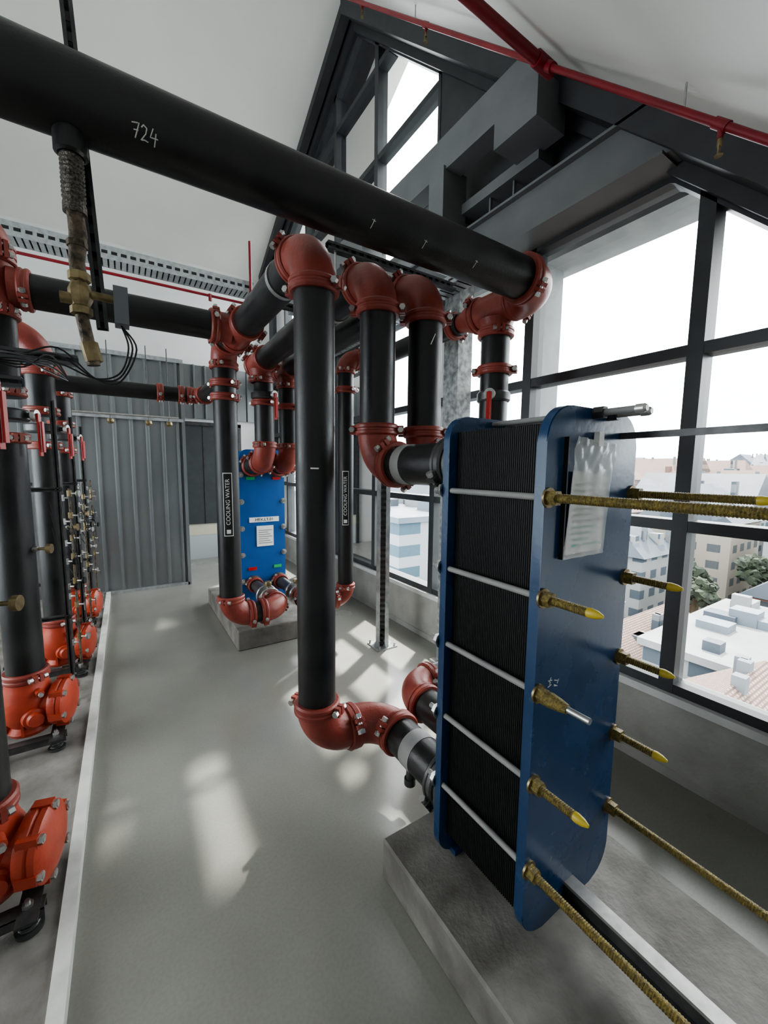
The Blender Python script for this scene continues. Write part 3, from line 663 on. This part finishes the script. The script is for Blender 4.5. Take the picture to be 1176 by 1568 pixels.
def tiles():
    m=mat('roof_tile_red',(.24,.11,.08),(.32,.17,.12),rough=.8,scale=3)
    nt=m.node_tree;N=nt.nodes;L=nt.links;g=N.new('ShaderNodeNewGeometry');br=N.new('ShaderNodeTexBrick')
    br.inputs['Scale'].default_value=2.6;br.inputs['Color1'].default_value=(.15,.095,.075,1);br.inputs['Color2'].default_value=(.21,.145,.12,1);br.inputs['Mortar'].default_value=(.06,.04,.035,1);br.inputs['Mortar Size'].default_value=.06
    L.new(g.outputs['Position'],br.inputs['Vector']);L.new(br.outputs['Color'],N['Principled BSDF'].inputs['Base Color']);return m
FAC=[bmat('facade_white',(.17,.18,.18),(.03,.042,.055)),bmat('facade_grey',(.10,.11,.12),(.03,.04,.05)),bmat('facade_cream',(.17,.155,.13),(.035,.04,.045)),bmat('facade_brick',(.12,.07,.058),(.03,.034,.04)),bmat('facade_modern',(.20,.215,.225),(.035,.065,.085),3.6,1.4,.34)]
ROOFS=[mat('roof_slate',(.028,.038,.052),(.045,.057,.074),rough=.6,scale=.5),mat('roof_pale',(.13,.138,.14),(.19,.198,.20),rough=.8,scale=.3),tiles(),mat('roof_zinc',(.07,.092,.112),(.11,.13,.15),rough=.5,scale=.4)]
b=B();random.seed(11)
def building(x,y,w,d,top,kind,f,rf):
    z0=-12;b.box((x,y,z0),(x+w,y+d,top),f)
    if kind==0:
        b.box((x-.2,y-.2,top),(x+w+.2,y+d+.2,top+.35),rf)
        for _ in range(9):
            px=x+random.uniform(.05,.85)*w;py=y+random.uniform(.05,.85)*d;b.box((px,py,top+.35),(px+random.uniform(.5,2),py+random.uniform(.5,2),top+random.uniform(.6,1.3)),random.choice(ROOFS[:2]+ROOFS[3:]))
    else:
        h=min(w,d)*.45
        a=[(x-.3,y-.3,top),(x+w+.3,y-.3,top),(x+w+.3,y+d+.3,top),(x-.3,y+d+.3,top)];i=.3 if kind==1 else .0
        if d>w:r1=(x+w/2,y+d*i*.5,top+h);r2=(x+w/2,y+d*(1-i*.5),top+h);fs=[(a[0],a[1],r1),(a[1],a[2],r2,r1),(a[2],a[3],r2),(a[3],a[0],r1,r2)]
        else:r1=(x+w*i*.5,y+d/2,top+h);r2=(x+w*(1-i*.5),y+d/2,top+h);fs=[(a[0],a[1],r2,r1),(a[1],a[2],r2),(a[2],a[3],r1,r2),(a[3],a[0],r1)]
        for q in fs:b.poly(q,rf)
        for _ in range(4):
            px=x+random.uniform(.05,.75)*w;py=y+random.uniform(.05,.85)*d;b.box((px,py,top),(px+.9,py+.9,top+h*.62),f)
            b.box((px+2,py,top),(px+2.35,py+.35,top+h+.3),FAC[1])
building(12,.5,7.5,7.0,-8.0,1,FAC[2],ROOFS[2])
building(21,3.5,11,5.5,-6.8,0,FAC[0],ROOFS[1])
building(21,9.6,9,3.2,-8.2,2,FAC[2],ROOFS[2])
building(22,-8,9,9,-7,1,FAC[2],ROOFS[2])
building(14,13.5,10,5,-6.4,0,FAC[0],ROOFS[3])
building(14,20,8,11,-1.7,0,FAC[4],ROOFS[3])
building(10,37,9,14,-.9,0,FAC[4],ROOFS[1])
building(24,30,8,12,-1.4,1,FAC[0],ROOFS[0])
building(35,3,6,6,-6.6,2,FAC[3],ROOFS[0]);building(36,16,6,6,-5.6,1,FAC[0],ROOFS[0])
building(46,3,8,8,-3.9,1,FAC[0],ROOFS[0]);building(47,13.5,8,8,-3.2,2,FAC[2],ROOFS[0]);building(47,24,9,9,-3.2,2,FAC[3],ROOFS[2]);building(45,-8,9,9,-4.0,2,FAC[0],ROOFS[0])
x=60
while x<300:
    y=-40
    while y<270:
        k=1+x/260
        w=random.uniform(7,12)*k;d=random.uniform(6,12)*k
        top=random.uniform(-4.4,-1.6) if x<90 else random.uniform(-3.5,1.8)
        if random.random()<.06 and x>120:top+=4
        building(x,y,w,d,top,random.choice([0,1,2,2,1]),random.choice(FAC),random.choice([ROOFS[0],ROOFS[0],ROOFS[0],ROOFS[1],ROOFS[3],ROOFS[0],ROOFS[2]]))
        y+=d+random.uniform(1,4)
    x+=random.uniform(12,16)*(1+x/220)
y=42
while y<190:
    w=random.uniform(9,13);d=random.uniform(8,14);building(33,y,w,d,random.uniform(-4,-1.5),random.choice([0,1,2]),random.choice(FAC),random.choice(ROOFS));y+=d+2
b.finish('city_buildings')
TREE=mat('tree_foliage',(.010,.015,.009),(.024,.034,.018),rough=.9,scale=1.5,bump=1,bscale=4)
b=B()
def tree(x,y,z,s):
    b.cyl((x,y,-12),(x,y,z),.18*s,INSUL,8)
    for _ in range(40):
        th=random.uniform(0,6.28);ph=random.uniform(-.4,1.4);rr_=random.uniform(.5,1.05)*s
        c=V((x+math.cos(th)*math.cos(ph)*rr_,y+math.sin(th)*math.cos(ph)*rr_,z+math.sin(ph)*rr_));q=random.uniform(.18,.36)*s
        ret=bmesh.ops.create_icosphere(b.bm,subdivisions=2,radius=q,matrix=Matrix.Translation(c));k=b.mi(TREE)
        for v in ret['verts']:
            v.co+=V((random.uniform(-.1,.1),random.uniform(-.1,.1),random.uniform(-.1,.1)))*s
            for f in v.link_faces:f.material_index=k
for p in((34,11.4,-7.2,1.2),(37.5,13.0,-7.0,1.3),(43,10.5,-6.6,1.3),(44,.5,-6.6,1.5),(28,21,-7,1.3)):tree(*p)
b.finish('street_trees')
# ------------------------------------------------------------ light
w=bpy.data.worlds.new('overcast_sky');bpy.context.scene.world=w;w.use_nodes=True;nt=w.node_tree;N=nt.nodes;L=nt.links
bg=N['Background'];tc=N.new('ShaderNodeTexCoord');sx=N.new('ShaderNodeSeparateXYZ');rp=N.new('ShaderNodeValToRGB')
L.new(tc.outputs['Generated'],sx.inputs[0]);L.new(sx.outputs[2],rp.inputs[0]);L.new(rp.outputs[0],bg.inputs[0])
rp.color_ramp.elements[0].position=0;rp.color_ramp.elements[0].color=(.84,.89,.92,1)
rp.color_ramp.elements[1].position=.35;rp.color_ramp.elements[1].color=(1,.995,.98,1)
bg.inputs[1].default_value=9.5
s=bpy.data.lights.new('sun','SUN');s.energy=17;s.angle=math.radians(2.2);s.color=(1,.96,.88);so=bpy.data.objects.new('sun',s);bpy.context.scene.collection.objects.link(so)
so.rotation_euler=V((-.51,-.34,-1.0)).to_track_quat('-Z','Y').to_euler();so.location=(20,8,30)
def portal2(name,loc,wy,hz,d):
    l=bpy.data.lights.new(name,'AREA');l.shape='RECTANGLE';l.size=wy;l.size_y=hz;l.cycles.is_portal=True
    o=bpy.data.objects.new(name,l);bpy.context.scene.collection.objects.link(o)
    z=-V(d);x=V((0,1,0));y=z.cross(x);o.matrix_world=Matrix((( x.x,y.x,z.x,loc[0]),(x.y,y.y,z.y,loc[1]),(x.z,y.z,z.z,loc[2]),(0,0,0,1)))
portal2('sky_portal',(XW+.23,3.1,1.78),9.0,2.7,(-1,0,0))
portal2('sky_portal',(XW+.23,5.2,4.7),4.8,3.2,(-1,0,0))
portal2('sky_portal',(XL-.25,3.4,1.8),3.7,2.7,(1,0,0))
try:
    bpy.context.scene.view_settings.look='AgX - Medium High Contrast'
except Exception as e: print(e)
# ------------------------------------------------------------ camera
psi=math.radians(32.78);p=math.radians(6.1);rho=.0105
F=V((math.sin(psi)*math.cos(p),math.cos(psi)*math.cos(p),-math.sin(p)));Rr=V((math.cos(psi),-math.sin(psi),0));U=V((math.sin(psi)*math.sin(p),math.cos(psi)*math.sin(p),math.cos(p)))
Rc=(Rr+U*rho).normalized();Uc=(U-Rr*rho).normalized()
cam=bpy.data.cameras.new('camera');co=bpy.data.objects.new('camera',cam);bpy.context.scene.collection.objects.link(co)
cam.sensor_fit='HORIZONTAL';cam.sensor_width=36;cam.lens=36*615/1176;cam.clip_start=.02;cam.clip_end=1000
co.matrix_world=Matrix(((Rc.x,Uc.x,-F.x,0),(Rc.y,Uc.y,-F.y,0),(Rc.z,Uc.z,-F.z,1.6),(0,0,0,1)))
bpy.context.scene.camera=co
